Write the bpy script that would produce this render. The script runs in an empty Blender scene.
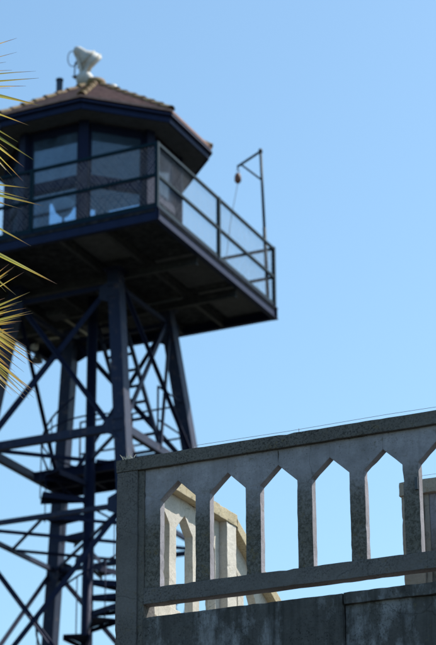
import bpy, bmesh, math, random
from mathutils import Vector, Matrix, noise
random.seed(7)
R = math.radians
sc = bpy.context.scene
col = sc.collection
EYE = 1.6                                     # camera height above the ground

# ------------------------------------------------------------------ camera
F_PX, PITCH, ROLL, AZ = 2084.4, .3872, -.0055, .4407
fw = Vector((0, math.cos(PITCH), math.sin(PITCH)))
up = Vector((0, -math.sin(PITCH), math.cos(PITCH)))
rt = Vector((1, 0, 0))
rt2 = rt*math.cos(ROLL) + up*math.sin(ROLL)
up2 = up*math.cos(ROLL) - rt*math.sin(ROLL)
def towards(v):
    return Vector((v.x*math.cos(AZ) - v.y*math.sin(AZ), v.x*math.sin(AZ) + v.y*math.cos(AZ), v.z))
FW, RT, UP = towards(fw), towards(rt2), towards(up2)
cd = bpy.data.cameras.new('camera')
cam = bpy.data.objects.new('camera', cd); col.objects.link(cam)
cam.matrix_world = Matrix(((RT.x, UP.x, -FW.x, 0), (RT.y, UP.y, -FW.y, 0), (RT.z, UP.z, -FW.z, EYE), (0, 0, 0, 1)))
cd.sensor_fit = 'HORIZONTAL'; cd.sensor_width = 36; cd.lens = F_PX/436*36
cd.clip_end = 5000
cd.dof.use_dof = True; cd.dof.focus_distance = 11.9; cd.dof.aperture_fstop = 6.0
sc.camera = cam
def at(px, py, depth):
    """the point a given distance ahead that lies on the line of sight of a photo pixel (palm leaf tips)"""
    d = FW + RT*((px - 218)/F_PX) - UP*((py - 322.5)/F_PX)
    return d*depth + Vector((0, 0, EYE))

# ------------------------------------------------------------------ light
sun_dir = Vector((.50, .62, 1.02)).normalized()
el = math.asin(sun_dir.z); azs = math.atan2(sun_dir.x, sun_dir.y)
w = bpy.data.worlds.new('World'); sc.world = w; w.use_nodes = True
nt = w.node_tree; bg = nt.nodes['Background']
sky = nt.nodes.new('ShaderNodeTexSky'); sky.sky_type = 'NISHITA'; sky.sun_disc = False
sky.sun_elevation = el; sky.sun_rotation = azs
sky.air_density = 1.25; sky.dust_density = 1.3; sky.ozone_density = 1.3; sky.altitude = 0
wb = nt.nodes.new('ShaderNodeMix'); wb.data_type = 'RGBA'; wb.blend_type = 'MULTIPLY'; wb.inputs[0].default_value = 1
wb.inputs[7].default_value = (.775, .962, 1.0, 1)          # camera white balance
nt.links.new(sky.outputs[0], wb.inputs[6]); nt.links.new(wb.outputs[2], bg.inputs[0]); bg.inputs[1].default_value = .125
sl = bpy.data.lights.new('sun', 'SUN'); sl.energy = 4.9; sl.angle = R(.53); sl.color = (1, .95, .87)
so = bpy.data.objects.new('sun', sl); col.objects.link(so)
so.rotation_euler = sun_dir.to_track_quat('Z', 'Y').to_euler(); so.location = (20, 20, 60)
sc.view_settings.view_transform = 'Standard'; sc.view_settings.look = 'None'
sc.view_settings.exposure = .58; sc.view_settings.gamma = 1
sc.render.engine = 'CYCLES'; sc.cycles.use_denoising = True
sc.cycles.max_bounces = 6; sc.cycles.transparent_max_bounces = 24

# ------------------------------------------------------------------ materials
def newmat(name):
    m = bpy.data.materials.new(name); m.use_nodes = True
    return m, m.node_tree, m.node_tree.nodes['Principled BSDF']
def N(nt, t, **k):
    n = nt.nodes.new(t)
    for a, b in k.items(): setattr(n, a, b)
    return n
def pos(nt, scale=(1, 1, 1)):
    g = N(nt, 'ShaderNodeNewGeometry'); mp = N(nt, 'ShaderNodeMapping'); mp.inputs['Scale'].default_value = scale
    nt.links.new(g.outputs['Position'], mp.inputs['Vector']); return mp.outputs[0]
def nz(nt, vec, scale, detail=6, rough=.6):
    n = N(nt, 'ShaderNodeTexNoise'); n.inputs['Scale'].default_value = scale; n.inputs['Detail'].default_value = detail
    n.inputs['Roughness'].default_value = rough; nt.links.new(vec, n.inputs['Vector']); return n.outputs['Fac']
def rampf(nt, fac, a, b):
    m = N(nt, 'ShaderNodeMapRange'); m.inputs[1].default_value = a; m.inputs[2].default_value = b
    nt.links.new(fac, m.inputs[0]); return m.outputs[0]
def mix(nt, fac, a, b):
    m = N(nt, 'ShaderNodeMix', data_type='RGBA')
    if isinstance(fac, (int, float)): m.inputs[0].default_value = fac
    else: nt.links.new(fac, m.inputs[0])
    for v, s in ((a, m.inputs[6]), (b, m.inputs[7])):
        if isinstance(v, tuple): s.default_value = (*v, 1)
        else: nt.links.new(v, s)
    return m.outputs[2]
def mul(nt, a, b):
    m = N(nt, 'ShaderNodeMath', operation='MULTIPLY')
    for v, s in ((a, m.inputs[0]), (b, m.inputs[1])):
        if isinstance(v, (int, float)): s.default_value = v
        else: nt.links.new(v, s)
    return m.outputs[0]
def bump(nt, b, h, strength, dist, bevel=0):
    n = N(nt, 'ShaderNodeBump'); n.inputs['Strength'].default_value = strength; n.inputs['Distance'].default_value = dist
    nt.links.new(h, n.inputs['Height'])
    if bevel:
        bv = N(nt, 'ShaderNodeBevel'); bv.samples = 4; bv.inputs['Radius'].default_value = bevel
        nt.links.new(bv.outputs[0], n.inputs['Normal'])
    nt.links.new(n.outputs[0], b.inputs['Normal'])

def concrete(name, base, dark, spot, spot_amt, lichen, lichen_amt, streak=0, pale=None, grime=.5, low=False):
    m, nt, b = newmat(name); p = pos(nt)
    big = rampf(nt, nz(nt, p, 4.5, 7, .65), .38, .66)
    c = mix(nt, mul(nt, big, grime), base, dark)
    fine = rampf(nt, nz(nt, p, 60, 5, .7), .35, .7)
    c = mix(nt, mul(nt, fine, .35), c, tuple(x*.5 for x in base))
    if pale:
        ps = rampf(nt, nz(nt, pos(nt, (1, 1, .55)), 5, 8, .72), .5, .62)
        c = mix(nt, mul(nt, ps, .8), c, pale)
    if streak:
        st = rampf(nt, nz(nt, pos(nt, (16, 16, 1.1)), 1, 6, .65), .47, .7)
        c = mix(nt, mul(nt, st, streak), c, dark)
    li = rampf(nt, nz(nt, p, 26, 8, .75), .62 - .2*lichen_amt, .68)
    li2 = rampf(nt, nz(nt, p, 5, 4, .5), .4, .6)
    c = mix(nt, mul(nt, mul(nt, li, li2), .85), c, lichen)
    sp = rampf(nt, nz(nt, p, 85, 6, .8), .6 - .14*spot_amt, .68 - .1*spot_amt)
    sp2 = rampf(nt, nz(nt, p, 3.2, 4, .5), .35, .6)
    c = mix(nt, mul(nt, mul(nt, sp, sp2), .9), c, spot)
    vo = N(nt, 'ShaderNodeTexVoronoi', feature='DISTANCE_TO_EDGE'); vo.inputs['Scale'].default_value = 2.1
    wv = N(nt, 'ShaderNodeVectorMath', operation='ADD'); nn = N(nt, 'ShaderNodeTexNoise'); nn.inputs['Scale'].default_value = 6; nn.inputs['Detail'].default_value = 6
    nt.links.new(p, nn.inputs['Vector']); sv = N(nt, 'ShaderNodeVectorMath', operation='SCALE'); sv.inputs['Scale'].default_value = .16
    nt.links.new(nn.outputs['Color'], sv.inputs[0]); nt.links.new(p, wv.inputs[0]); nt.links.new(sv.outputs[0], wv.inputs[1]); nt.links.new(wv.outputs[0], vo.inputs['Vector'])
    ck = mul(nt, rampf(nt, vo.outputs['Distance'], .008, .002), rampf(nt, nz(nt, p, 2.3, 3, .5), .5, .56))
    c = mix(nt, mul(nt, ck, .35), c, tuple(x*.3 for x in dark))
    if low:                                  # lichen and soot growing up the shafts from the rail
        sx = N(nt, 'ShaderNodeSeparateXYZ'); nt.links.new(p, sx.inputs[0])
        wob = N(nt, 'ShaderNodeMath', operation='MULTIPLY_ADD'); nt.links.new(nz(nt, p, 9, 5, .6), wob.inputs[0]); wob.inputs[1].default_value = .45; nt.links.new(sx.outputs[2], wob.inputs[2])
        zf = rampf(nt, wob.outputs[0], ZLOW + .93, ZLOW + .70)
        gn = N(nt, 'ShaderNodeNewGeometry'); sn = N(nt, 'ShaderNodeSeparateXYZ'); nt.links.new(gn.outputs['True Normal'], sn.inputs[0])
        zf = mul(nt, zf, rampf(nt, sn.outputs[1], -.3, -.8))           # lichen colour by facing: paints the shaded front darker, sunlit reveals left pale
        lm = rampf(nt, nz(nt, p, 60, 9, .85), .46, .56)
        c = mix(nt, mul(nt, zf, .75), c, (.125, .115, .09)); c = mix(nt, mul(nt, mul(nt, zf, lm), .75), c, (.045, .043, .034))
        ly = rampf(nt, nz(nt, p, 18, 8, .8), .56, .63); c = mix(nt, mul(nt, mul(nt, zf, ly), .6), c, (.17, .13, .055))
    nt.links.new(c, b.inputs['Base Color']); b.inputs['Roughness'].default_value = .92
    b.inputs['Specular IOR Level'].default_value = .25
    bump(nt, b, nz(nt, p, 70, 9, .75), .55, .006, .007)
    return m
M = {}; ZLOW = 2.915 + EYE
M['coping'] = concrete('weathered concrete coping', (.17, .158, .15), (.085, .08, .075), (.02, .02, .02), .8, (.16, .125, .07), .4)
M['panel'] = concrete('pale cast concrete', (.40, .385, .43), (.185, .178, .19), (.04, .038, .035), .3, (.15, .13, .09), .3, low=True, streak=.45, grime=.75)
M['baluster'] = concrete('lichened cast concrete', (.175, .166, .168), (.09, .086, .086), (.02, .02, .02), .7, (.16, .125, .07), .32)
M['lit'] = concrete('sunlit cast concrete', (.66, .62, .55), (.42, .39, .33), (.18, .17, .14), .35, (.42, .35, .2), .3, grime=.6)  # same concrete as the shaded panel, sunlight lifted into its base colour
M['litcoping'] = concrete('sunlit ochre lichened coping', (.50, .43, .29), (.34, .28, .18), (.12, .1, .07), .5, (.42, .32, .15), .6)  # lichened coping, with sunlight also mixed into the base tone
M['rear'] = concrete('sand coloured weathered concrete', (.36, .32, .27), (.22, .2, .165), (.06, .055, .05), .4, (.26, .2, .11), .4)
M['wall'] = concrete('stained retaining wall', (.115, .112, .112), (.03, .03, .03), (.02, .02, .02), .5, (.12, .11, .08), .2, streak=.8, pale=(.30, .305, .33))
M['ground'] = concrete('dusty ground', (.05, .047, .035), (.035, .04, .02), (.02, .02, .012), .3, (.04, .05, .02), .6)

def steel(name, base, wear, amt, rough=.45, metal=0, spec=.5, tint=None):
    m, nt, b = newmat(name); p = pos(nt)
    a = rampf(nt, nz(nt, p, 9, 8, .7), .64 - .3*amt, .72)
    c = mix(nt, mul(nt, a, .8), base, wear)
    c = mix(nt, mul(nt, rampf(nt, nz(nt, pos(nt, (9, 9, .8)), 1, 5, .6), .45, .7), .5), c, tuple(x*.55 for x in base))
    nt.links.new(c, b.inputs['Base Color'])
    r = rampf(nt, nz(nt, p, 22, 4, .6), 0, 1); rr = N(nt, 'ShaderNodeMapRange'); rr.inputs[3].default_value = rough - .12; rr.inputs[4].default_value = rough + .2
    nt.links.new(r, rr.inputs[0]); nt.links.new(rr.outputs[0], b.inputs['Roughness'])
    if tint: b.inputs['Specular Tint'].default_value = (*tint, 1)
    b.inputs['Metallic'].default_value = metal; b.inputs['IOR'].default_value = 1.5; b.inputs['Specular IOR Level'].default_value = spec
    bump(nt, b, nz(nt, p, 40, 6, .6), .25, .003)
    return m
M['navy'] = steel('navy steel paint', (.008, .011, .03), (.03, .024, .025), .12, .6, spec=.35, tint=(.4, .5, 1))
M['leg'] = steel('faded navy paint on tower legs', (.013, .017, .038), (.14, .095, .08), .28, .55, spec=.42, tint=(.5, .62, 1))
M['deckpaint'] = steel('blue deck edge paint', (.008, .014, .045), (.03, .03, .05), .1, .55, spec=.25, tint=(.5, .6, 1))
M['under'] = steel('sooty deck underside', (.010, .012, .018), (.07, .075, .09), .75, .8, spec=.2)
M['plate'] = steel('grey deck plate', (.075, .08, .095), (.03, .03, .035), .6, .7, spec=.3)
M['joist'] = steel('worn joist paint', (.022, .025, .033), (.08, .08, .085), .5, .7)
M['railpaint'] = steel('dark teal rail paint', (.004, .017, .027), (.03, .025, .025), .2, .55, spec=.18, tint=(.4, .7, 1))
M['galv'] = steel('galvanised wire', (.36, .37, .42), (.2, .18, .16), .3, .5, .2)
M['soffit'] = steel('grey soffit boards', (.075, .078, .085), (.04, .04, .04), .5, .8, spec=.2)
M['ceiling'] = steel('cabin ceiling paint', (.30, .34, .38), (.2, .2, .2), .2, .8, spec=.2)
M['white'] = steel('chalky white paint', (.5, .5, .48), (.22, .2, .17), .6, .6)
M['grime'] = steel('grimy cream paint', (.42, .41, .35), (.22, .2, .15), .6, .7)
M['darkmetal'] = steel('dark metal', (.05, .06, .075), (.1, .07, .05), .3, .5)
M['brown'] = steel('rusty pulley', (.16, .085, .06), (.08, .04, .03), .4, .7)
M['rope'] = steel('pale rope', (.34, .36, .38), (.3, .28, .25), .2, .9, spec=.1)
M['vent'] = steel('blue grey vent pipe', (.03, .05, .08), (.06, .05, .04), .3, .5)
M['twig'] = steel('dry stalk', (.5, .5, .42), (.3, .26, .18), .3, .9, spec=.1)

def tiles():
    m, nt, b = newmat('faded brown roof tiles'); p = pos(nt)
    c = mix(nt, rampf(nt, nz(nt, p, 9, 7, .7), .35, .7), (.36, .215, .19), (.21, .12, .105))
    c = mix(nt, mul(nt, rampf(nt, nz(nt, p, 30, 7, .7), .55, .7), .6), c, (.24, .2, .09))
    nt.links.new(c, b.inputs['Base Color']); b.inputs['Roughness'].default_value = .9
    bump(nt, b, nz(nt, p, 50, 6, .7), .5, .01); return m
M['tiles'] = tiles()
def caps():
    m, nt, b = newmat('mossy hip tiles'); p = pos(nt)
    c = mix(nt, rampf(nt, nz(nt, p, 11, 7, .7), .4, .62), (.26, .16, .11), (.21, .18, .07))
    c = mix(nt, mul(nt, rampf(nt, nz(nt, p, 26, 7, .7), .5, .62), .8), c, (.06, .05, .035))
    nt.links.new(c, b.inputs['Base Color']); b.inputs['Roughness'].default_value = .95
    bump(nt, b, nz(nt, p, 60, 6, .7), .6, .01); return m
M['caps'] = caps()
def glass():
    m = bpy.data.materials.new('dusty sky tinted glass'); m.use_nodes = True; nt = m.node_tree; nt.nodes.clear()
    o = N(nt, 'ShaderNodeOutputMaterial'); tr = N(nt, 'ShaderNodeBsdfTransparent'); tr.inputs[0].default_value = (.82, .92, 1, 1)
    gl = N(nt, 'ShaderNodeBsdfGlossy'); gl.inputs['Roughness'].default_value = .06; gl.inputs[0].default_value = (.9, .95, 1, 1)
    df = N(nt, 'ShaderNodeBsdfDiffuse'); df.inputs[0].default_value = (.2, .3, .46, 1)  # dust film, its blue standing in for sky reflected in the panes
    fr = N(nt, 'ShaderNodeFresnel'); fr.inputs[0].default_value = 1.5
    m1 = N(nt, 'ShaderNodeMixShader'); nt.links.new(fr.outputs[0], m1.inputs[0]); nt.links.new(tr.outputs[0], m1.inputs[1]); nt.links.new(gl.outputs[0], m1.inputs[2])
    m2 = N(nt, 'ShaderNodeMixShader'); d = rampf(nt, nz(nt, pos(nt, (2, 2, 1)), 2.5, 6, .6), .3, .8)
    nt.links.new(mul(nt, d, .2), m2.inputs[0]); nt.links.new(m1.outputs[0], m2.inputs[1]); nt.links.new(df.outputs[0], m2.inputs[2])
    nt.links.new(m2.outputs[0], o.inputs[0]); return m
M['glass'] = glass()
def leafmat():
    m, nt, b = newmat('yellow green palm leaf'); uv = N(nt, 'ShaderNodeUVMap'); uv.uv_map = 'along'
    sp = N(nt, 'ShaderNodeSeparateXYZ'); nt.links.new(uv.outputs[0], sp.inputs[0])
    r = N(nt, 'ShaderNodeValToRGB'); nt.links.new(sp.outputs[1], r.inputs[0])
    e = r.color_ramp.elements; e[0].position = 0; e[0].color = (.08, .12, .025, 1); e[1].position = 1; e[1].color = (.11, .07, .06, 1)
    for q, c in ((.5, (.36, .34, .05, 1)), (.75, (.62, .53, .12, 1)), (.9, (.6, .36, .08, 1)), (.95, (.22, .12, .08, 1))):
        x = e.new(q); x.color = c
    g2 = mix(nt, mul(nt, sp.outputs[0], .8), r.outputs[0], (.075, .11, .03))
    nt.links.new(g2, b.inputs['Base Color']); b.inputs['Roughness'].default_value = .42
    tl = N(nt, 'ShaderNodeBsdfTranslucent'); nt.links.new(g2, tl.inputs[0])
    mx = N(nt, 'ShaderNodeMixShader'); mx.inputs[0].default_value = .4
    nt.links.new(b.outputs[0], mx.inputs[1]); nt.links.new(tl.outputs[0], mx.inputs[2])
    nt.links.new(mx.outputs[0], nt.nodes['Material Output'].inputs[0]); return m
M['leaf'] = leafmat()
M['bark'] = steel('fibrous palm trunk', (.17, .12, .08), (.08, .055, .035), .7, .95, spec=.1)
M['petiole'] = steel('green petiole', (.16, .18, .05), (.3, .2, .08), .3, .5)

# ------------------------------------------------------------------ mesh helpers
WL = {}
def tag(o, label=None, cat=None, group=None, kind=None):
    for k, v in (('label', label), ('category', cat), ('group', group), ('kind', kind)):
        if v: o[k] = v
    return o
def empty(name, loc, label, cat, group=None):
    o = bpy.data.objects.new(name, None); col.objects.link(o); o.location = loc; WL[o] = Vector(loc)
    o.empty_display_size = .3
    return tag(o, label, cat, group)
class MB:
    def __init__(s): s.v = []; s.f = []; s.smooth = []
    def add(s, vs, fs, smooth=False):
        n = len(s.v); s.v += [Vector(v) for v in vs]; s.f += [[n + i for i in f] for f in fs]; s.smooth += [smooth]*len(fs); return s
    def box(s, x0, x1, y0, y1, z0, z1):
        return s.add([(x0, y0, z0), (x1, y0, z0), (x1, y1, z0), (x0, y1, z0), (x0, y0, z1), (x1, y0, z1), (x1, y1, z1), (x0, y1, z1)],
                     [(3, 2, 1, 0), (4, 5, 6, 7), (0, 1, 5, 4), (1, 2, 6, 5), (2, 3, 7, 6), (3, 0, 4, 7)])
    def bar(s, p, q, wd, ht, ref=(0, 0, 1)):
        p, q = Vector(p), Vector(q); d = (q - p).normalized(); ref = Vector(ref)
        x = d.cross(ref)
        if x.length < 1e-4: x = d.cross(Vector((1, 0, 0)))
        x.normalize(); y = x.cross(d).normalized()
        vs = [c + x*a*wd/2 + y*b*ht/2 for c in (p, q) for a, b in ((-1, -1), (1, -1), (1, 1), (-1, 1))]
        return s.add(vs, [(0, 1, 2, 3), (7, 6, 5, 4), (1, 0, 4, 5), (2, 1, 5, 6), (3, 2, 6, 7), (0, 3, 7, 4)])
    def tube(s, pts, r, n=8, closed=False):
        pts = [Vector(p) for p in pts]; L = len(pts); base = len(s.v)
        rr = r if isinstance(r, (list, tuple)) else [r]*L
        u = None; vs = []
        for i, p in enumerate(pts):
            a = pts[(i - 1) % L] if (closed or i) else p; b = pts[(i + 1) % L] if (closed or i < L - 1) else p
            d = (b - a).normalized()
            if u is None: u = d.cross(Vector((0, 0, 1))) if abs(d.z) < .95 else d.cross(Vector((1, 0, 0)))
            u = (u - d*u.dot(d)).normalized(); v = d.cross(u)
            vs += [p + (u*math.cos(2*math.pi*k/n) + v*math.sin(2*math.pi*k/n))*rr[i] for k in range(n)]
        fs = []
        for i in range(L if closed else L - 1):
            j = (i + 1) % L
            fs += [(i*n + k, i*n + (k + 1) % n, j*n + (k + 1) % n, j*n + k) for k in range(n)]
        s.add(vs, fs, n > 5)
        if not closed: s.f += [[base + k for k in range(n)][::-1], [base + (L - 1)*n + k for k in range(n)]]; s.smooth += [False]*2
        return s
    def prism(s, poly, d):
        n = len(poly); P = [Vector(p) for p in poly]; d = Vector(d)
        return s.add(P + [p + d for p in P], [list(range(n))[::-1], list(range(n, 2*n))] + [(i, (i + 1) % n, n + (i + 1) % n, n + i) for i in range(n)])
    def build(s, name, mat, parent=None, rough=0, cut=.035):
        me = bpy.data.meshes.new(name); c = Vector((0, 0, 0))
        lo = Vector([min(v[i] for v in s.v) for i in range(3)]); hi = Vector([max(v[i] for v in s.v) for i in range(3)])
        c = (lo + hi)/2; 
        if parent is None: c.z = lo.z
        bm = bmesh.new(); bv = [bm.verts.new(v) for v in s.v]
        for f, sm in zip(s.f, s.smooth):
            try: fc = bm.faces.new([bv[i] for i in f]); fc.smooth = sm
            except ValueError: pass
        bmesh.ops.recalc_face_normals(bm, faces=bm.faces)
        if rough:
            for _ in range(7):
                e = [x for x in bm.edges if x.calc_length() > cut]
                if not e: break
                bmesh.ops.subdivide_edges(bm, edges=e, cuts=1, use_grid_fill=True)
            bmesh.ops.triangulate(bm, faces=[f for f in bm.faces if len(f.verts) > 4])
            bm.normal_update()
            if rough < .004:                       # chipped and worn arrises
                ch = []
                for v in bm.verts:
                    ns = [f.normal for f in v.link_faces]
                    if any(a.dot(b) < .4 for a in ns for b in ns):
                        c_ = noise.noise(v.co*13 + Vector((5, 3, 1))) + .5*noise.noise(v.co*37)
                        if c_ > .3: ch.append((v, v.normal*-min(.0055, .018*(c_ - .3))))
                for v, d_ in ch: v.co += d_
            for v in bm.verts:
                v.co += (noise.noise_vector(v.co*9) + .8*noise.noise_vector(v.co*31))*rough
        for v in bm.verts: v.co -= c
        bm.to_mesh(me); bm.free(); me.materials.append(mat)
        o = bpy.data.objects.new(name, me); col.objects.link(o)
        if parent is not None: o.parent = parent; o.location = c - WL[parent]
        else: o.location = c
        WL[o] = c; return o

# ------------------------------------------------------------------ ground
g = MB().add([(-1500, -1500, 0), (1500, -1500, 0), (1500, 1500, 0), (-1500, 1500, 0)], [(0, 1, 2, 3)]).build('ground', M['ground'])
tag(g, kind='structure')

# ------------------------------------------------------------------ concrete balustrades, wall and stairs
ZB = 2.915 + EYE                              # top of the base wall
TOP, COP, APEX, SHO, SILL, RB = .962, .885, .792, .687, .174, .080
PIT, OPN = .3167, .226
RG = .0022
def unit(org, U, V, c, slope=0, half=PIT/2, left=None, right=None):
    """one baluster: shaft that flares into the head between two pointed openings; centred at c along U, V is the thickness"""
    org, U, V = Vector(org), Vector(U), Vector(V); s = (PIT - OPN)/2
    pl = [(-s, SILL), (s, SILL), (s, SHO), (half, APEX), (half, COP), (-half, COP), (-half, APEX), (-s, SHO)]
    if left is not None: pl = [(left, SILL), (s, SILL), (s, SHO), (half, APEX), (half, COP), (left, COP)]
    if right is not None: pl = [(-s, SILL), (right, SILL), (right, COP), (-half, COP), (-half, APEX), (-s, SHO)]
    return MB().prism([org + U*(c + x) + Vector((0, 0, z + slope*(c + x))) for x, z in pl], V)

# near balustrade, along X
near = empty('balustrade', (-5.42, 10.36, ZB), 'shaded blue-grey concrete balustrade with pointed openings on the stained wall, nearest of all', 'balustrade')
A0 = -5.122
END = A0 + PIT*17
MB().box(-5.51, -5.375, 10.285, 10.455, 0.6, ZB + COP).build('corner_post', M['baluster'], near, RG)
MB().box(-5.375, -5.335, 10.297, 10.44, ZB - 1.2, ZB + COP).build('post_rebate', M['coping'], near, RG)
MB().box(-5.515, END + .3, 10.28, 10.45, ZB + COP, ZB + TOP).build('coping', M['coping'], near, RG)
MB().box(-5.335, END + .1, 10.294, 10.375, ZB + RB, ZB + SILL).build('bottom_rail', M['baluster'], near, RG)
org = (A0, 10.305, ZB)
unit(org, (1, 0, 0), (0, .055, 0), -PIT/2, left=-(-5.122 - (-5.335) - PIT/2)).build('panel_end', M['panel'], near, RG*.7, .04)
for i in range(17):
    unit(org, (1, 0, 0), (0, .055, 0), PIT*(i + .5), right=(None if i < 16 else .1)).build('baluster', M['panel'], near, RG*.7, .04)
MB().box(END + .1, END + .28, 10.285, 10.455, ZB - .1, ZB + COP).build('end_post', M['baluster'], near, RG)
MB().box(-3.672, -3.655, 10.292, 10.322, ZB + .53, ZB + .60).build('clip', M['darkmetal'], near)

# left return balustrade, along Y, in the sun
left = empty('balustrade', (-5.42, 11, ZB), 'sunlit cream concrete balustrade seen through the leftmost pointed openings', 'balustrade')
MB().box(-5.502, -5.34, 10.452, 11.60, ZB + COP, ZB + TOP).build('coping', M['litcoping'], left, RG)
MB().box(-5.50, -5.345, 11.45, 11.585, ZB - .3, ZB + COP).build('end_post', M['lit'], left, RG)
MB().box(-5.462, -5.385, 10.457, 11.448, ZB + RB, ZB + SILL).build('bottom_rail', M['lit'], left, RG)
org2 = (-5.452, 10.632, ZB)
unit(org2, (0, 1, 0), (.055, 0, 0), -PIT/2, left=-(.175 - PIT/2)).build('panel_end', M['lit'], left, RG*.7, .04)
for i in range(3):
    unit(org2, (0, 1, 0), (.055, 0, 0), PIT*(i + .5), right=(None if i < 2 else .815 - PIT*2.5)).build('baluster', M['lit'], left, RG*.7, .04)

# sloping stair balustrade beyond it
SL = -math.tan(R(29.5))
st = empty('stair_balustrade', (-5.42, 15, 2), 'sloping concrete balustrade going down behind the sunlit one, ochre lichen on its coping', 'balustrade')
LN = 6.9
def slope_box(x0, x1, y0, ln, z0, z1):
    return MB().prism([(x0, y0, z0), (x0, y0 + ln, z0 + SL*ln), (x0, y0 + ln, z1 + SL*ln), (x0, y0, z1)], (x1 - x0, 0, 0))
ZS = ZB - .02
slope_box(-5.502, -5.34, 11.60, LN, ZS + COP, ZS + TOP).build('coping', M['litcoping'], st, RG, .08)
slope_box(-5.462, -5.385, 11.60, LN, ZS + RB, ZS + SILL).build('bottom_rail', M['lit'], st, RG, .08)
for i in range(21):
    unit((-5.452, 11.60 + PIT/2 + .002, ZS + SL*(PIT/2)), (0, 1, 0), (.055, 0, 0), PIT*i, SL).build('baluster', M['lit'], st, RG*.7, .06)
MB().box(-5.51, -5.33, 11.6 + LN, 11.6 + LN + .2, 0, ZS + TOP + SL*LN + .05).build('newel_post', M['lit'], st, RG, .08)

# right rear balustrade, parallel to the near one
rear = empty('balustrade', (-3, 11.5, ZB), 'brownish concrete balustrade behind the near one at the right edge, starting with a post', 'balustrade')
RX = -4.175
MB().box(RX, RX + .135, 11.45, 11.60, ZB - .3, ZB + COP).build('corner_post', M['rear'], rear, RG)
MB().box(RX - .01, END + .3, 11.44, 11.605, ZB + COP, ZB + TOP + .01).build('coping', M['rear'], rear, RG)
MB().box(RX + .135, RX + .17, 11.468, 11.59, ZB - .02, ZB + COP).build('post_rebate', M['rear'], rear, RG)
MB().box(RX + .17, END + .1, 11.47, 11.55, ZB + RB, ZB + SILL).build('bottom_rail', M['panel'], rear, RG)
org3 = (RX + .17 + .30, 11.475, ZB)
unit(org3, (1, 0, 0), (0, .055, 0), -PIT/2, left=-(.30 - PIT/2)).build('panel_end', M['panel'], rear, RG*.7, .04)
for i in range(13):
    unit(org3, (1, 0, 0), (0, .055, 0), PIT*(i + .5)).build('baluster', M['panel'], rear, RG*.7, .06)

# retaining wall under them
rw = empty('retaining_wall', (-3, 10.9, 0), 'dark stained concrete retaining wall with pale streaks and a recessed panel, under the near balustrade', 'wall')
MB().box(-5.335, -4.115, 10.288, 10.47, 0, ZB).build('wall', M['wall'], rw, .003, .07)
MB().box(-4.109, END + .3, 10.290, 10.47, ZB - .062, ZB + .002).build('top_band', M['wall'], rw, .003, .05)
MB().box(-4.109, END + .3, 10.312, 10.46, 0, ZB - .062).build('panel', M['wall'], rw, .003, .07)
MB().box(-5.50, -5.335, 10.455, 11.60, 0, ZB).build('side_wall', M['lit'], rw, .003, .09)
MB().box(-5.335, -5.28, 10.47, 11.5, ZB - .15, ZB - .06).build('drip_kerb', M['lit'], rw, .003, .06)
MB().box(RX, END + .3, 11.47, 11.60, 0, ZB).build('rear_wall', M['wall'], rw, .003, .09)
MB().box(-5.335, END + .3, 10.47, 11.47, ZB - .32, ZB - .16).build('landing', M['coping'], rw)
steps = MB(); n = 25
stair = empty('staircase', (-4.76, 15, 0), 'concrete steps going down behind the balustrades towards the tower', 'stairs')
rise = (ZB - .16)/26
for i in range(n):
    zt = ZB - .16 - rise*(i + 1)
    MB().box(-5.33, RX + .13, 11.6 + .298*i, 11.6 + .298*(i + 1), max(0.0, zt - .6), zt).build('step', M['coping'], stair)
MB().box(-5.33, RX + .1, 11.472, 11.6, ZB - .5, ZB - .16).build('top_landing', M['coping'], stair)

# anti-bird wires
def wire(name, pts, r, label, posts=()):
    e = empty(name, pts[0], label, 'wire', 'thin wires strung above the copings')
    MB().tube(pts, r, 5).build('strand', M['galv'], e)
    for (x, y, z0, z1) in posts: MB().tube([(x, y, z0), (x, y, z1)], .0022, 5).build('peg', M['galv'], e)
zc = ZB + TOP
wire('wire', [(-5.05 + i*.6, 10.36, zc + .047 - .004*math.sin(i*2.1)) for i in range(10)], .0014,
     'upper thin wire stretched above the coping of the near balustrade', [(-4.38, 10.36, zc, zc + .05), (-5.04, 10.36, zc, zc + .05), (-2.6, 10.36, zc, zc + .05)])
wire('wire', [(-5.05 + i*.6, 10.43, zc + .03 - .003*math.sin(i*1.7)) for i in range(10)], .0012,
     'lower thin wire just above the coping of the near balustrade')
wire('wire', [(-5.42, 10.5, zc + .06), (-5.42, 10.9, zc + .052), (-5.42, 11.5, zc + .06)], .0012,
     'thin wire above the coping of the sunlit cream balustrade', [(-5.42, 11.36, zc, zc + .055), (-5.42, 11.52, zc, zc + .05)])
wire('wire', [(RX + i*.6, 11.52, zc + .06 - .004*math.sin(i)) for i in range(9)], .0014,
     'thin wire above the coping of the rear balustrade at the right edge', [(RX + .02, 11.52, zc, zc + .06)])
tf = MB()
for i in range(16):
    a = random.uniform(0, 6.28); l = random.uniform(.02, .065); b0 = Vector((-5.475 + random.uniform(-.02, .055), 10.33, zc - .003))
    tf.tube([b0, b0 + Vector((math.cos(a)*l*.3, 0, l*.6)), b0 + Vector((math.cos(a)*l*.7, math.sin(a)*l*.3, l))], [.0028, .002, .0006], 4)
tag(tf.build('weed_tuft', M['twig']), 'tiny tuft of dry pale stalks on the corner of the near coping', 'weed')
tf = MB()
for i in range(5):
    a = random.uniform(0, 6.28); l = random.uniform(.03, .06); b0 = Vector((-5.42, 11.36 + random.uniform(-.05, .05), zc - .003))
    tf.tube([b0, b0 + Vector((math.cos(a)*l*.5, math.sin(a)*l*.5, l))], [.003, .001], 4)
tag(tf.build('weed_tuft', M['darkmetal']), 'dark spiky tuft on the coping of the sunlit cream balustrade', 'weed')

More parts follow.
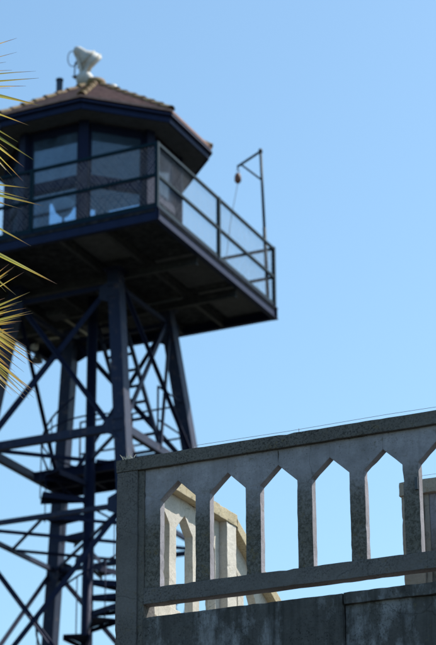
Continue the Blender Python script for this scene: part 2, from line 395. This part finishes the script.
# ------------------------------------------------------------------ guard tower
CX, CY = -14.94, 26.99
X1, X0 = -12.65, -17.05; Y0, Y1 = 24.78, 29.16
DZ = 13.2 + EYE                                # deck level
tw = empty('guard_tower', (CX, CY, 0), 'dark navy steel guard tower with octagonal glazed cabin, tiled roof and railed square deck', 'guard tower')
def sub(name, mb, mat, parent=None, **k): return mb.build(name, M[mat], parent or tw, **k)
# deck
sub('deck_floor', MB().box(X0 + .02, X1 - .02, Y0 + .02, Y1 - .02, DZ - .05, DZ - .012), 'under')
for ax in range(4):
    m = MB(); 
    def chan(m, p, q, nrm):
        p, q, nrm = Vector(p), Vector(q), Vector(nrm); mid = Vector((0, 0, -.10))
        m.bar(p + mid - nrm*.012, q + mid - nrm*.012, .012, .176)
        m.bar(p - nrm*.02 + Vector((0, 0, -.006)), q - nrm*.02 + Vector((0, 0, -.006)), .09, .012)
        m.bar(p - nrm*.02 + Vector((0, 0, -.194)), q - nrm*.02 + Vector((0, 0, -.194)), .09, .012)
    if ax == 0: chan(m, (X0, Y0 + .03, DZ), (X1, Y0 + .03, DZ), (0, -1, 0))
    if ax == 1: chan(m, (X1 - .03, Y0, DZ - .001), (X1 - .03, Y1, DZ - .001), (1, 0, 0))
    if ax == 2: chan(m, (X1, Y1 - .03, DZ), (X0, Y1 - .03, DZ), (0, 1, 0))
    if ax == 3: chan(m, (X0 + .03, Y1, DZ - .001), (X0 + .03, Y0, DZ - .001), (-1, 0, 0))
    sub('deck_edge_beam', m, 'deckpaint')
def ibeam(p, q, h, wd, mat='joist', name='deck_joist', par=None):
    m = MB(); p, q = Vector(p), Vector(q)
    m.bar(p, q, .012, h - .024); m.bar(p + Vector((0, 0, h/2 - .006)), q + Vector((0, 0, h/2 - .006)), wd, .012)
    m.bar(p - Vector((0, 0, h/2 - .006)), q - Vector((0, 0, h/2 - .006)), wd, .012); return sub(name, m, mat, par)
for x in (-13.62, -14.37, -15.4, -16.15): ibeam((x, Y0 + .09, DZ - .125), (x, Y1 - .09, DZ - .125), .13, .06)
for y in (26.28, 27.70): ibeam((X0 + .09, y, DZ - .262), (X1 - .09, y, DZ - .262), .14, .07)
# legs
def LEG(sa, sb, z):
    d = .865 + .122*(13 - z); return Vector((CX + sa*d, CY + sb*d, z + EYE))
def hsec(m, p, q, s, flip):
    p, q = Vector(p), Vector(q); X, Y = Vector((1, 0, 0)), Vector((0, 1, 0)); h = s/2
    def pl(c0, c1):
        (x0, y0), (x1, y1) = c0, c1
        vs = [b + X*x + Y*y for b in (p, q) for x, y in ((x0, y0), (x1, y0), (x1, y1), (x0, y1))]
        m.add(vs, [(0, 1, 2, 3), (7, 6, 5, 4), (1, 0, 4, 5), (2, 1, 5, 6), (3, 2, 6, 7), (0, 3, 7, 4)])
    pl((-h, -h), (h, -h + .02)); pl((-h, h - .02), (h, h)); pl((h - .02, -h + .02), (h, h - .02)); pl((-h, -h + .02), (-h + .02, h - .02))
for sa in (-1, 1):
    for sb in (-1, 1):
        m = MB(); hsec(m, LEG(sa, sb, -1.5), LEG(sa, sb, 12.93), .2, 0); sub('leg', m, 'leg')
        f = LEG(sa, sb, -1.6); sub('footing', MB().box(f.x - .4, f.x + .4, f.y - .4, f.y + .4, 0, .35), 'wall')
        # gusset at the top
        t = LEG(sa, sb, 12.9); sub('cap_plate', MB().box(t.x - .15, t.x + .15, t.y - .15, t.y + .15, t.z + .035, t.z + .06), 'navy')
Z1, Z2, Z3, Z4 = 10.25, 8.98, 5.2, 1.6
def girt(z, s0, s1, wd, ht, name='girt', mat='leg'):
    a, b = LEG(*s0, z), LEG(*s1, z); d = (b - a).normalized()*.1
    sub(name, MB().bar(a + d, b - d, wd, ht), mat)
C4 = [(-1, -1), (1, -1), (1, 1), (-1, 1)]
for i in range(4):
    s0, s1 = C4[i], C4[(i + 1) % 4]
    girt(Z1, s0, s1, .09, .125); girt(Z2, s0, s1, .06, .07); girt(Z3, s0, s1, .07, .09); girt(Z4, s0, s1, .07, .09); girt(12.7, s0, s1, .06, .07, mat='navy')
def brace(p, q, wd=.075, t=.03, off=(0, 0, 0), mat='navy'):
    off = Vector(off); p, q = Vector(p) + off, Vector(q) + off
    n = (q - p).cross(Vector((0, 0, 1))).normalized()
    m = MB(); m.bar(p, q, .012, wd); m.bar(p + n*t*.5, q + n*t*.5, t, .012); sub('brace', m, mat)
# upper panel, X on each face
for i in range(4):
    s0, s1 = C4[i], C4[(i + 1) % 4]; nrm = Vector(((s0[0] + s1[0])/2, (s0[1] + s1[1])/2, 0))
    brace(LEG(*s0, 12.8), LEG(*s1, Z1 - .25 if i == 0 else Z1), .085, .05, nrm*.06); brace(LEG(*s1, 12.8), LEG(*s0, Z1), .085, .05, nrm*.02)
    for (za, zb) in ((Z2, Z3), (Z3, Z4), (Z4, -1.4)):
        brace(LEG(*s0, za), LEG(*s1, zb), .08, .05, nrm*.06); brace(LEG(*s1, za), LEG(*s0, zb), .08, .05, nrm*.02)
# plan bracing at the girts and grey plates under the deck
for z, wd in ((Z1, .06), (Z2, .05), (Z3, .06)):
    for s0, s1 in (((-1, -1), (1, 1)), ((-1, 1), (1, -1))):
        a, b = LEG(*s0, z), LEG(*s1, z); c = (a + b)/2; d = (b - a).normalized()
        for p, q in ((a + d*.12, c - d*.1), (c + d*.1, b - d*.12)): sub('plan_brace', MB().bar(p, q, .03, wd), 'navy')
    ms = [(LEG(*C4[i], z) + LEG(*C4[(i + 1) % 4], z))/2 for i in range(4)]
    if z == Z2:
        for i in range(4): sub('plan_brace', MB().bar(ms[i].lerp(ms[(i + 1) % 4], .04), ms[i].lerp(ms[(i + 1) % 4], .96), .03, .045), 'navy')
for (xa, xb, ya, yb) in ((-13.55, -12.78, 26.4, 27.6), (-13.5, -12.8, 27.85, 29.0), (-14.3, -13.7, 24.95, 26.1), (-16.05, -15.5, 27.85, 28.9)):
    sub('deck_plate', MB().box(xa, xb, ya, yb, DZ - .062, DZ - .0505), 'plate')
# joint plates where the braces meet the legs
for sa, sb in C4:
    for z in (12.55, Z1, Z2, Z3):
        t = LEG(sa, sb, z); m = MB()
        y = t.y - .106 if sb < 0 else t.y + .106; x = t.x - .106 if sa < 0 else t.x + .106
        m.prism([(t.x - .1, y, t.z - .16), (t.x - sa*.24, y, t.z - .1), (t.x - sa*.24, y, t.z + .1), (t.x - .1, y, t.z + .16), (t.x + .1, y, t.z + .16), (t.x + .1, y, t.z - .16)] if sa > 0 else
                [(t.x + .1, y, t.z - .16), (t.x - sa*.24, y, t.z - .1), (t.x - sa*.24, y, t.z + .1), (t.x + .1, y, t.z + .16), (t.x - .1, y, t.z + .16), (t.x - .1, y, t.z - .16)], (0, .01*sb, 0))
        for dx in (-.06, .0, .06):
            for dz in (-.09, .09): m.tube([(t.x + dx - sa*.03, y, t.z + dz), (t.x + dx - sa*.03, y + sb*.03, t.z + dz)], .014, 6)
        sub('joint_plate', m, 'leg')
# knee struts
mid = (LEG(1, -1, Z1) + LEG(1, 1, Z1))/2
brace(LEG(1, 1, 12.7), mid, .09, .04, (.04, 0, 0), 'leg')

# central column
sub('central_column', MB().tube([(CX, CY, 0), (CX, CY, DZ - .2)], .082, 16), 'navy')
# landing at first girt
m = MB(); lz = Z1 + EYE; dd = LEG(1, 1, Z1).x - CX - .1
m.box(CX - dd, CX + dd, CY + .12, CY + dd, lz - .03, lz + .0)
for y in (CY + .14, CY + dd*.55, CY + dd - .03): m.box(CX - dd + .01, CX + dd - .01, y, y + .05, lz - .15, lz - .03)
for x in (CX - dd, CX - .3, CX + .4, CX + dd - .05): m.box(x, x + .05, CY + .195, CY + dd - .035, lz - .13, lz - .031)
sub('landing', m, 'navy')
m = MB(); hz = (.55, 1.1)
a_, b_ = Vector((CX - dd + .3, CY + dd, lz)), Vector((CX + dd, CY + dd, lz)); c_ = Vector((CX + dd, CY + .15, lz))
for h in hz: m.tube([a_ + Vector((0, 0, h)), b_ + Vector((0, 0, h)), c_ + Vector((0, 0, h))], .017, 8)
for t in (0, .5, 1): p = a_.lerp(b_, t); m.tube([p, p + Vector((0, 0, 1.1))], .017, 8)
m.tube([c_, c_ + Vector((0, 0, 1.1))], .017, 8)
sub('landing_railing', m, 'navy')
# spiral stair round the column
sp = sub('spiral_stair', MB().tube([(CX, CY, Z2 + EYE + 1.1), (CX, CY, .02)], .09, 16), 'navy')
rz = .258; nst = int((Z1 + EYE)/rz); rad = .76; a0 = R(279); ST = R(32)
for i in range(1, nst):
    z = lz - .1 - rz*i; a = a0 - ST*i; m = MB(); h = R(15)
    poly = [(CX + .07*math.cos(a), CY + .07*math.sin(a), z), (CX + rad*math.cos(a - h), CY + rad*math.sin(a - h), z), (CX + rad*math.cos(a + h), CY + rad*math.sin(a + h), z)]
    m.prism(poly, (0, 0, .02))
    p0 = Vector((CX + .08*math.cos(a - h), CY + .08*math.sin(a - h), z - .035)); p1 = Vector((CX + rad*math.cos(a - h), CY + rad*math.sin(a - h), z - .035))
    q0 = Vector((CX + .08*math.cos(a + h), CY + .08*math.sin(a + h), z - .035)); q1 = Vector((CX + rad*math.cos(a + h), CY + rad*math.sin(a + h), z - .035))
    m.bar(p0, p1, .01, .07); m.bar(q0, q1, .01, .07)
    m.tube([(CX + rad*math.cos(a), CY + rad*math.sin(a), z - .04), (CX + rad*math.cos(a), CY + rad*math.sin(a), z + .88)], .009, 6)
    m.build('tread', M['navy'], sp)
pts = [(CX + rad*math.cos(a0 - ST*i/3), CY + rad*math.sin(a0 - ST*i/3), lz - .1 - rz*i/3 + .88) for i in range(0, 3*nst - 3)]
MB().tube(pts, .016, 8).build('handrail', M['navy'], sp)
# ring guard above the landing
pts = [(CX + .75*math.cos(R(-40 - 10*i)), CY + .75*math.sin(R(-40 - 10*i)), EYE + 10.78 - .022*i) for i in range(24)]
sub('guard_ring', MB().tube(pts, .014, 8), 'navy')
# ladder from landing to deck hatch
def lad(t, s): return Vector((-15.1 + .85*t + s*.24, 27.75, DZ - .1 - 2.85*t))
ld = sub('ladder', MB().bar(lad(0, -1), lad(1, -1), .05, .075, (0, 1, 0)).bar(lad(0, 1), lad(1, 1), .05, .075, (0, 1, 0)), 'leg')
for i in range(1, 10):
    t = i*.1; MB().tube([lad(t, -.93), lad(t, .93)], .028, 8).build('rung', M['navy'], ld)
# fixtures under the deck
sub('junction_box', MB().box(-15.75, -15.45, 26.9, 27.15, DZ - .42, DZ - .33), 'joist')
sub('junction_box', MB().box(-16.55, -16.3, 27.9, 28.15, DZ - .3, DZ - .19), 'joist')
sub('conduit', MB().tube([(-16.4, 28.0, DZ - .3), (-15.6, 28.0, DZ - .36), (-15.6, 27.1, DZ - .36)], .02, 8), 'grime')
sub('conduit', MB().tube([(-14.6, 26.5, DZ - .36), (-14.6, 27.3, DZ - .36), (-13.5, 27.3, DZ - .36)], .02, 8), 'joist')
sub('under_lamp', MB().tube([(-16.9, 28.6, DZ - .2), (-16.9, 28.6, DZ - .3), (-16.9, 28.6, DZ - .42)], [.03, .05, .11], 14), 'darkmetal')
sub('under_lamp_shade', MB().tube([(-16.72, 28.3, DZ - .2), (-16.7, 28.2, DZ - .33), (-16.68, 28.1, DZ - .36)], [.02, .05, .055], 12), 'white')

# railing round the deck: posts, two rails, chain link
ins = .05; rx0, rx1, ry0, ry1 = X0 + ins, X1 - ins, Y0 + ins, Y1 - ins
cor = [(rx0, ry0), (rx1, ry0), (rx1, ry1), (rx0, ry1)]
for k in range(4):
    p, q = Vector((*cor[k], DZ)), Vector((*cor[(k + 1) % 4], DZ)); d = (q - p); n = d.normalized(); m = MB()
    for h in (1.07, .55): m.bar(p + Vector((0, 0, h)) + n*.0, q + Vector((0, 0, h)) - n*.0, .042, .042)
    for t in ((0, .5) if k != 0 else (0, .5)): pp = p + d*t; m.box(pp.x - .027, pp.x + .027, pp.y - .027, pp.y + .027, DZ, DZ + 1.095 + .001*k)
    m.bar(p + Vector((0, 0, .05)), q + Vector((0, 0, .05)), .012, .09)
    rl = sub('railing', m, 'railpaint')
    # chain link wires at plus and minus 52 degrees
    cl = MB(); L = d.length; H0, H1 = .09, 1.05; sx = .78; step = .064; out = Vector((n.y, -n.x, 0))*-.026
    for sgn in (1, -1):
        s = -(H1 - H0)*sx
        while s < L + (H1 - H0)*sx:
            a, b = s, s + sgn*(H1 - H0)*sx; za, zb = H0, H1
            pts_ = []
            for e0, z0 in ((a, za), (b, zb)): pts_.append((e0, z0))
            (u0, w0), (u1, w1) = pts_
            def clip(u0, w0, u1, w1):
                if u0 == u1: return None
                t0, t1 = 0, 1
                for lim, sg in ((0, 1), (L, -1)):
                    f0, f1 = sg*(u0 - lim), sg*(u1 - lim)
                    if f0 < 0 and f1 < 0: return None
                    if f0 < 0: t0 = max(t0, f0/(f0 - f1))
                    if f1 < 0: t1 = min(t1, f0/(f0 - f1))
                if t1 - t0 < .02: return None
                return (u0 + (u1 - u0)*t0, w0 + (w1 - w0)*t0, u0 + (u1 - u0)*t1, w0 + (w1 - w0)*t1)
            c = clip(u0, w0, u1, w1)
            if c:
                c = [q_ + random.uniform(-.012, .012) if i_ % 2 == 0 else q_ for i_, q_ in enumerate(c)]
                cl.bar(p + n*c[0] + Vector((0, 0, c[1])) + out*(1 + .12*sgn), p + n*c[2] + Vector((0, 0, c[3])) + out*(1 + .12*sgn), .0023, .0023)
            s += step
    cl.build('chain_link_mesh', M['galv'], rl)
# cabin
OX, OY = -14.87, 26.80; RC = 1.38; ZE = 15.33 + EYE; ZF = 15.45 + EYE
def oc(k, r, z): a = R(-67.5 + 45*k); return Vector((OX + r*math.cos(a), OY + r*math.sin(a), z))
for k in range(8):
    sub('cabin_post', MB().bar(oc(k, RC, DZ), oc(k, RC, ZE - .001), .15, .15, (oc(k, 1, 0) - oc(k, 0, 0))), 'navy')
    p, q = oc(k, RC - .03, 0), oc(k + 1, RC - .03, 0); d = (q - p).normalized(); p, q = p + d*.08, q - d*.08
    def hb(z0, z1, wd): return MB().bar(p + Vector((0, 0, (z0 + z1)/2)), q + Vector((0, 0, (z0 + z1)/2)), wd, z1 - z0)
    sub('header', hb(ZE - .09, ZE - .002, .09), 'navy')
    sub('transom', hb(14.27 + EYE, 14.40 + EYE, .085), 'navy')
    sub('wall_panel', hb(DZ, DZ + .32, .06), 'navy')
    for za, zb in ((DZ + .32, 14.27 + EYE), (14.40 + EYE, ZE - .09)):
        fr = MB(); t = .035
        fr.bar(p + Vector((0, 0, za + t/2)), q + Vector((0, 0, za + t/2)), .05, t); fr.bar(p + Vector((0, 0, zb - t/2)), q + Vector((0, 0, zb - t/2)), .05, t)
        fr.bar(p + d*t/2 + Vector((0, 0, za + t)), p + d*t/2 + Vector((0, 0, zb - t)), t, .05, Vector((d.y, -d.x, 0))); fr.bar(q - d*t/2 + Vector((0, 0, za + t)), q - d*t/2 + Vector((0, 0, zb - t)), t, .05, Vector((d.y, -d.x, 0)))
        wn = sub('window', fr, 'navy')
        MB().bar(p + d*t + Vector((0, 0, (za + zb)/2)), q - d*t + Vector((0, 0, (za + zb)/2)), .006, zb - za - 2*t).build('pane', M['glass'], wn)
# roof
RE = 1.875
m = MB(); m.add([oc(k, RC - .02, ZE) for k in range(8)] + [oc(k, RC - .02, ZE + .02) for k in range(8)], [list(range(8)), list(range(8, 16))] + [(k, (k + 1) % 8, 8 + (k + 1) % 8, 8 + k) for k in range(8)])
sub('cabin_ceiling', m, 'ceiling')
for k in range(8):
    sub('soffit', MB().prism([oc(k, RC + .06, ZE), oc(k + 1, RC + .06, ZE), oc(k + 1, RE - .03, ZE - .01), oc(k, RE - .03, ZE - .01)], (0, 0, .02)), 'soffit')
    p, q = oc(k, RE, ZE + .045), oc(k + 1, RE, ZE + .045)
    sub('fascia', MB().bar(p, q, .03, .13), 'deckpaint')
    p, q = oc(k, RE + .04, ZE + .10), oc(k + 1, RE + .04, ZE + .10)
    sub('gutter', MB().bar(p, q, .06, .035), 'navy')
ZA = 16.76 + EYE; zr0 = ZF + .045; RR = RE + .05
def rp(k, t, lift=0): return oc(k, RR*(1 - t), zr0 + (ZA - zr0)*t + lift)
for k in range(8):
    rf = MB(); nc = 9
    for i in range(nc):
        t0, t1 = i/nc, (i + 1)/nc
        a, b, c, d = rp(k, t0, .042), rp(k + 1, t0, .042), rp(k + 1, t1, .006), rp(k, t1, .006)
        a2, b2 = rp(k, t0, 0), rp(k + 1, t0, 0)
        if i == nc - 1: rf.add([a, b, c, a2, b2], [(0, 1, 2), (3, 4, 1, 0)])
        else: rf.add([a, b, c, d, a2, b2], [(0, 1, 2, 3), (4, 5, 1, 0)])
    rs = sub('roof_slope', rf, 'tiles')
    # hip tiles along the edge k
    ncap = 8
    for i in range(ncap):
        t0, t1 = i/ncap*.93, (i + 1.12)/ncap*.93
        p, q = rp(k, t0, .03), rp(k, t1, .015); ax = (q - p).normalized(); side = ax.cross(Vector((0, 0, 1))).normalized(); upv = side.cross(ax).normalized()
        r0 = .075*random.uniform(.88, 1.12); r1 = r0*.78; cm = MB(); vs = []
        for c, r in ((p, r0), (q, r1)):
            for th in range(7):
                an = math.pi*th/6; vs.append(c + side*r*math.cos(an) + upv*r*math.sin(an)*.85)
            for th in range(7):
                an = math.pi*(6 - th)/6; vs.append(c + side*(r - .014)*math.cos(an) + upv*(r - .014)*math.sin(an)*.85)
        fs = [(j, (j + 1) % 14, 14 + (j + 1) % 14, 14 + j) for j in range(14)] + [list(range(14)), list(range(14, 28))]
        cm.add(vs, fs); cm.build('hip_tile', M['caps'], rs, .004, .07)
sub('roof_finial', MB().tube([(OX, OY, ZA - .06), (OX, OY, ZA + .05), (OX, OY, ZA + .075)], [.2, .17, .08], 16), 'caps')
sub('vent_pipe', MB().tube([(-15.41, 26.55, 16.30 + EYE), (-15.41, 26.55, 16.83 + EYE)], .056, 14).tube([(-15.41, 26.55, 16.83 + EYE), (-15.41, 26.55, 16.86 + EYE)], .064, 14), 'vent')
cp = [(-14.50, 26.72, 16.42 + EYE), (-14.50, 26.72, 16.55 + EYE), (-14.50, 26.72, 16.60 + EYE), (-14.50, 26.72, 16.63 + EYE)]
sub('vent_cap', MB().tube(cp, [.06, .085, .075, .03], 14), 'white')
# davit on the far right corner
m = MB(); dv0 = Vector((-12.77, 29.02, DZ)); dv1 = Vector((-12.86, 29.0, 16.07 + EYE)); de = Vector((-13.44, 29.33, 16.06 + EYE))
m.tube([dv0, dv0.lerp(dv1, .5)], .03, 10); m.tube([dv0.lerp(dv1, .5), dv1], .024, 10)
m.tube([dv1 + Vector((0, 0, .0)), de], .022, 10); m.tube([dv0.lerp(dv1, .81), dv1.lerp(de, .86)], .017, 8)
m.tube([de, de - Vector((0, 0, .07))], .012, 8); m.tube([dv1 - Vector((0, 0, .03)), dv1 + Vector((0, 0, .04))], .034, 10)
sub('davit', m, 'railpaint')

# pulley and rope
pl = empty('pulley_block', de - Vector((0, 0, .1)), 'small rusty brown pulley block hanging from the hoist arm above the deck railing', 'pulley')
hk = []
for i in range(9): a = R(-90 + 30*i); hk.append(de + Vector((.03*math.cos(a), 0, -.095 + .03*math.sin(a))))
MB().tube(hk, .007, 6).build('hook', M['darkmetal'], pl)
c = de - Vector((0, 0, .23)); MB().tube([c + Vector((0, 0, .11)), c + Vector((0, 0, .085)), c + Vector((0, 0, .03)), c - Vector((0, 0, .05)), c - Vector((0, 0, .09))], [.012, .04, .058, .06, .028], 12).build('sheave_housing', M['brown'], pl)
MB().tube([c + Vector((-.045, -.02, -.02)), c + Vector((.045, .02, -.02))], .035, 12).build('sheave', M['darkmetal'], pl)
e = Vector((-13.55, 29.08, DZ + 1.08))
tag(MB().tube([c - Vector((0, 0, .08)), (c - Vector((0, 0, .09))).lerp(e, .5) + Vector((-.03, 0, -.02)), e, e + Vector((.03, 0, -.9))], .006, 5).build('rope', M['rope']), 'thin pale rope running from the pulley down to the far deck railing', 'rope')

# searchlight on the roof apex (turned the way the photo shows it)
CR = Vector((math.cos(AZ), math.sin(AZ), 0)); CA = Vector((-math.sin(AZ), math.cos(AZ), 0)); UZ = Vector((0, 0, 1))
SB = Vector((OX, OY, ZA)) - CR*.14
def S(x, z, y=0): return SB + CR*(x*.86 - .09) + CA*y*.9 + UZ*(z*1.04 + .07)
se = empty('searchlight', S(0, 0), 'old white searchlight with flared housing mounted on the peak of the tiled roof', 'searchlight')
MB().tube([S(.08, -.12), S(.06, .04), S(.04, .1), S(.04, .125)], [.13, .15, .12, .05], 20).build('base', M['white'], se)
MB().box(-.16, .02, -.05, .05, 0, .012).build('tray', M['darkmetal'], se).location = S(-.07, .075) - WL[se]
bpy.context.view_layer.update()
ax0, ax1 = S(-.10, .53, -.04), S(.17, .34, .10)
hs = MB(); hs.tube([S(-.16, .535, -.07), S(-.14, .53, -.06), ax0, ax0.lerp(ax1, .35), ax0.lerp(ax1, .62), ax1, ax1.lerp(S(.21, .31, .12), 1)], [.03, .066, .085, .12, .19, .225, .21], 20)
hb_ = hs.build('housing', M['white'], se)
rb = MB(); d0 = (ax1 - ax0).normalized()
for t, r in ((.62, .197), (.98, .232)):
    cc = ax0.lerp(ax1, t); u = d0.cross(UZ).normalized(); v = u.cross(d0)
    rb.tube([cc + (u*math.cos(j*.314) + v*math.sin(j*.314))*r for j in range(20)], .012, 6, True)
rb.build('rim', M['grime'], hb_)
MB().prism([S(-.10, .42, 0), S(.20, .26, 0), S(.10, .06, 0), S(-.03, .06, 0)], CA*.05).build('stand', M['grime'], se)
MB().bar(S(.17, .3, -.1), S(.05, .1, -.1), .03, .05).bar(S(-.1, .42, -.07), S(.0, .1, -.09), .03, .05).build('yoke', M['white'], se)
rg = [S(-.19 + .085*math.cos(j*.314), .40 + .14*math.sin(j*.314), .02*math.cos(j*.314)) for j in range(20)]
MB().tube(rg, .008, 6, True).build('hoop', M['darkmetal'], se)
MB().tube([S(-.135, .29), S(-.14, .08)], .011, 8).tube([S(-.14, .31), S(-.1, .31)], .03, 8).build('stay', M['darkmetal'], se)

# bowl lamp inside the cabin
bl = Vector((-15.16, 26.35, DZ)); be = empty('bowl_lamp', bl, 'grey bowl-shaped lamp on a stem behind the lower cabin window nearest the palm leaves', 'lamp')
MB().tube([bl + UZ*z for z in (1.0, 1.02, 1.09, 1.18, 1.25, 1.28)], [.02, .07, .13, .165, .18, .16], 20).build('bowl', M['ceiling'], be)
MB().tube([bl, bl + UZ*1.01], .02, 10).tube([bl, bl + UZ*.03], [.16, .15], 16).build('stem', M['darkmetal'], be)
dk = Vector((-15.75, 26.75, DZ)); de_ = empty('desk', dk, 'dark desk with slanted support behind the window at the left edge of the cabin', 'desk')
MB().box(dk.x - .3, dk.x + .3, dk.y - .3, dk.y + .3, DZ + .74, DZ + .78).build('desk_top', M['navy'], de_)
for sx, sy in ((-1, -1), (1, -1), (1, 1), (-1, 1)): MB().bar(dk + Vector((sx*.27, sy*.27, 0)), dk + Vector((sx*.2, sy*.27, .74)), .04, .04).build('leg', M['navy'], de_)

# ------------------------------------------------------------------ palm
DP = 12.6
crown = at(-210, 215, DP + .3)
palm = empty('palm_tree', (crown.x, crown.y, 0), 'fan palm whose spiky yellow green leaf tips reach in from the left edge', 'palm tree')
tr = [Vector((crown.x + .05*math.sin(i*.7), crown.y + .04*math.cos(i), crown.z*i/12)) for i in range(13)]
MB().tube(tr, [.3 - .008*i + .012*(i % 2) for i in range(13)], 16).build('trunk', M['bark'], palm, .012, .2)
def blade(mb, uvs, c, tip, sag, wd, old):
    c, tip = Vector(c), Vector(tip); n = 9; d = tip - c; L = d.length
    side = d.cross(FW).normalized(); tw_ = random.uniform(-.7, .7)
    side = (Matrix.Rotation(tw_, 3, d.normalized()) @ side); nr = side.cross(d).normalized()
    base = len(mb.v); vs = []
    for i in range(n):
        t = i/(n - 1); p = c + d*t + Vector((0, 0, -sag*4*(t*t - t)*-1 if False else sag*4*t*(1 - t)))
        w2 = wd*(math.sin(math.pi*min(1, t*.8 + .12))**.6)*(1 - t**4)*.5 + .0006
        vs += [p - side*w2 + nr*w2*.5, p, p + side*w2 + nr*w2*.5]
        uvs += [(old, t)]*3
    fs = []
    for i in range(n - 1):
        for j in range(2): fs.append((i*3 + j, i*3 + j + 1, i*3 + 3 + j + 1, i*3 + 3 + j))
    mb.add(vs, fs)
def frond(c, tips, extra=0, spread=None):
    mb = MB(); uvs = []
    for t, w_, s_, old in tips: blade(mb, uvs, c, t, s_, w_, old)
    o = mb.build('frond', M['leaf'], palm); me = o.data; uv = me.uv_layers.new(name='along')
    for l in me.loops: uv.data[l.index].uv = uvs[l.vertex_index]
    a = crown + (Vector(c) - crown)*.12; m_ = (a + Vector(c))/2 + Vector((0, 0, .05))
    MB().tube([a, m_, c], [.022, .016, .011], 8).build('petiole', M['petiole'], o)
def px_frond(cpx, cd_, tips, wd=.019):
    c = at(*cpx, DP + cd_); out = []
    for (x, y, *r) in tips:
        k = r[0] if r else 1
        out.append((at(x, y, DP + cd_ + random.uniform(-.22, .1)), wd*k*random.uniform(.85, 1.15), random.uniform(0, .03), random.random()**2))
    frond(c, out)
def back(cx, cy, n, a0, a1, L0, L1):
    r = []
    for i in range(n):
        a = R(a0 + (a1 - a0)*i/(n - 1)); L = random.uniform(L0, L1); r.append((cx + math.cos(a)*L, cy - math.sin(a)*L))
    return r
px_frond((-125, 92), 0, [(-2, 34, .8), (17, 38), (17, 52), (6, 62, .7), (12, 70, .8), (36, 71), (39, 78), (26, 86), (10, 88, .7)] + back(-125, 92, 16, 35, 200, 95, 140), .016)
px_frond((-110, 78), -.3, [(42, 106, 1.4), (28, 125, 1.1), (-4, 118), (-6, 134)] + back(-110, 78, 8, -50, -100, 80, 120))
px_frond((-75, 90), .25, [(34, 160, 1.1), (24, 167, 1), (23, 181, .6), (12, 176, .8), (6, 170, .7), (18, 142, .8), (8, 150, .6), (4, 182, .7)] + back(-75, 90, 10, -60, -120, 80, 110))
px_frond((-105, 175), -.1, [(28, 188, 1.2), (28, 199, 1), (44, 206, 1.3), (22, 209, 1), (31, 246, 1.1), (10, 193, .9), (8, 205, .9)] + back(-105, 175, 10, 20, -80, 80, 102))
px_frond((-80, 215), .1, [(57, 284, 1.5), (16, 295, 1.1), (-2, 262), (-5, 300), (6, 292, .8)] + back(-80, 215, 8, -60, -110, 70, 100))
px_frond((-90, 345), -.2, [(9, 264, .8), (15, 266, .8), (24, 272, .8), (8, 274, .8), (13, 268, .6), (30, 292, .9), (17, 304, .8), (22, 301, .6), (26, 308, .6), (5, 298, .7), (9, 312, .9), (22, 321, .7), (16, 323, .7), (3, 315, .9), (6, 329, .8), (19, 331, .5), (31, 311, .9), (33, 313, 1), (20, 317, 1), (10, 319, .8), (14, 328, 1.2), (6, 322, .8), (12, 308, .8)] + back(-90, 345, 9, 100, 190, 70, 110))
px_frond((-120, 262), .2, [(15, 338, 1), (27, 347, 1), (37, 359, 1.1), (34, 357, .9), (41, 369, 1.1), (26, 364, 1), (15, 372, .8), (12, 352, 1), (6, 345, 1), (20, 355, .8), (30, 352, .7), (23, 350, .7), (18, 347, .8), (10, 340, .9), (5, 336, .9), (32, 362, .7), (28, 356, .7), (14, 361, .9), (8, 366, .8), (19, 368, .7), (24, 372, .6), (1, 350, 1), (3, 357, 1), (2, 378, .8), (8, 358, 1)] + back(-120, 262, 8, -80, -130, 90, 120))
px_frond((-100, 290), 0, [(38, 394, 1.1), (32, 392, .8), (25, 400, 1), (29, 399, .7), (18, 388, .7), (22, 384, .9), (34, 398, .6), (28, 388, .7), (14, 383, .8), (16, 394, .7), (8, 384, .8), (5, 371, .9), (12, 396, .6), (19, 378, .7), (10, 380, .9), (3, 376, .9), (12, 370, .9), (7, 388, .7), (0, 390, .7)] + back(-100, 290, 8, -75, -130, 80, 120))
for i in range(9):                               # fronds on the far side of the crown
    a = R(95 + 22*i); e_ = R([40, 5, -30][i % 3]); dr = towards(Vector((math.cos(a)*math.cos(e_), math.sin(a)*.8*math.cos(e_), math.sin(e_))))
    c = crown + dr*.75; u = dr.cross(Vector((0, 0, 1))).normalized(); v = u.cross(dr).normalized(); tips = []
    for j in range(26):
        b_ = R(-115 + 230*j/25); tips.append((c + (dr*math.cos(b_) + u*math.sin(b_))*random.uniform(.65, .8) - v*.12 - Vector((0, 0, .1)), .024, .02, random.random()))
    frond(c, tips)
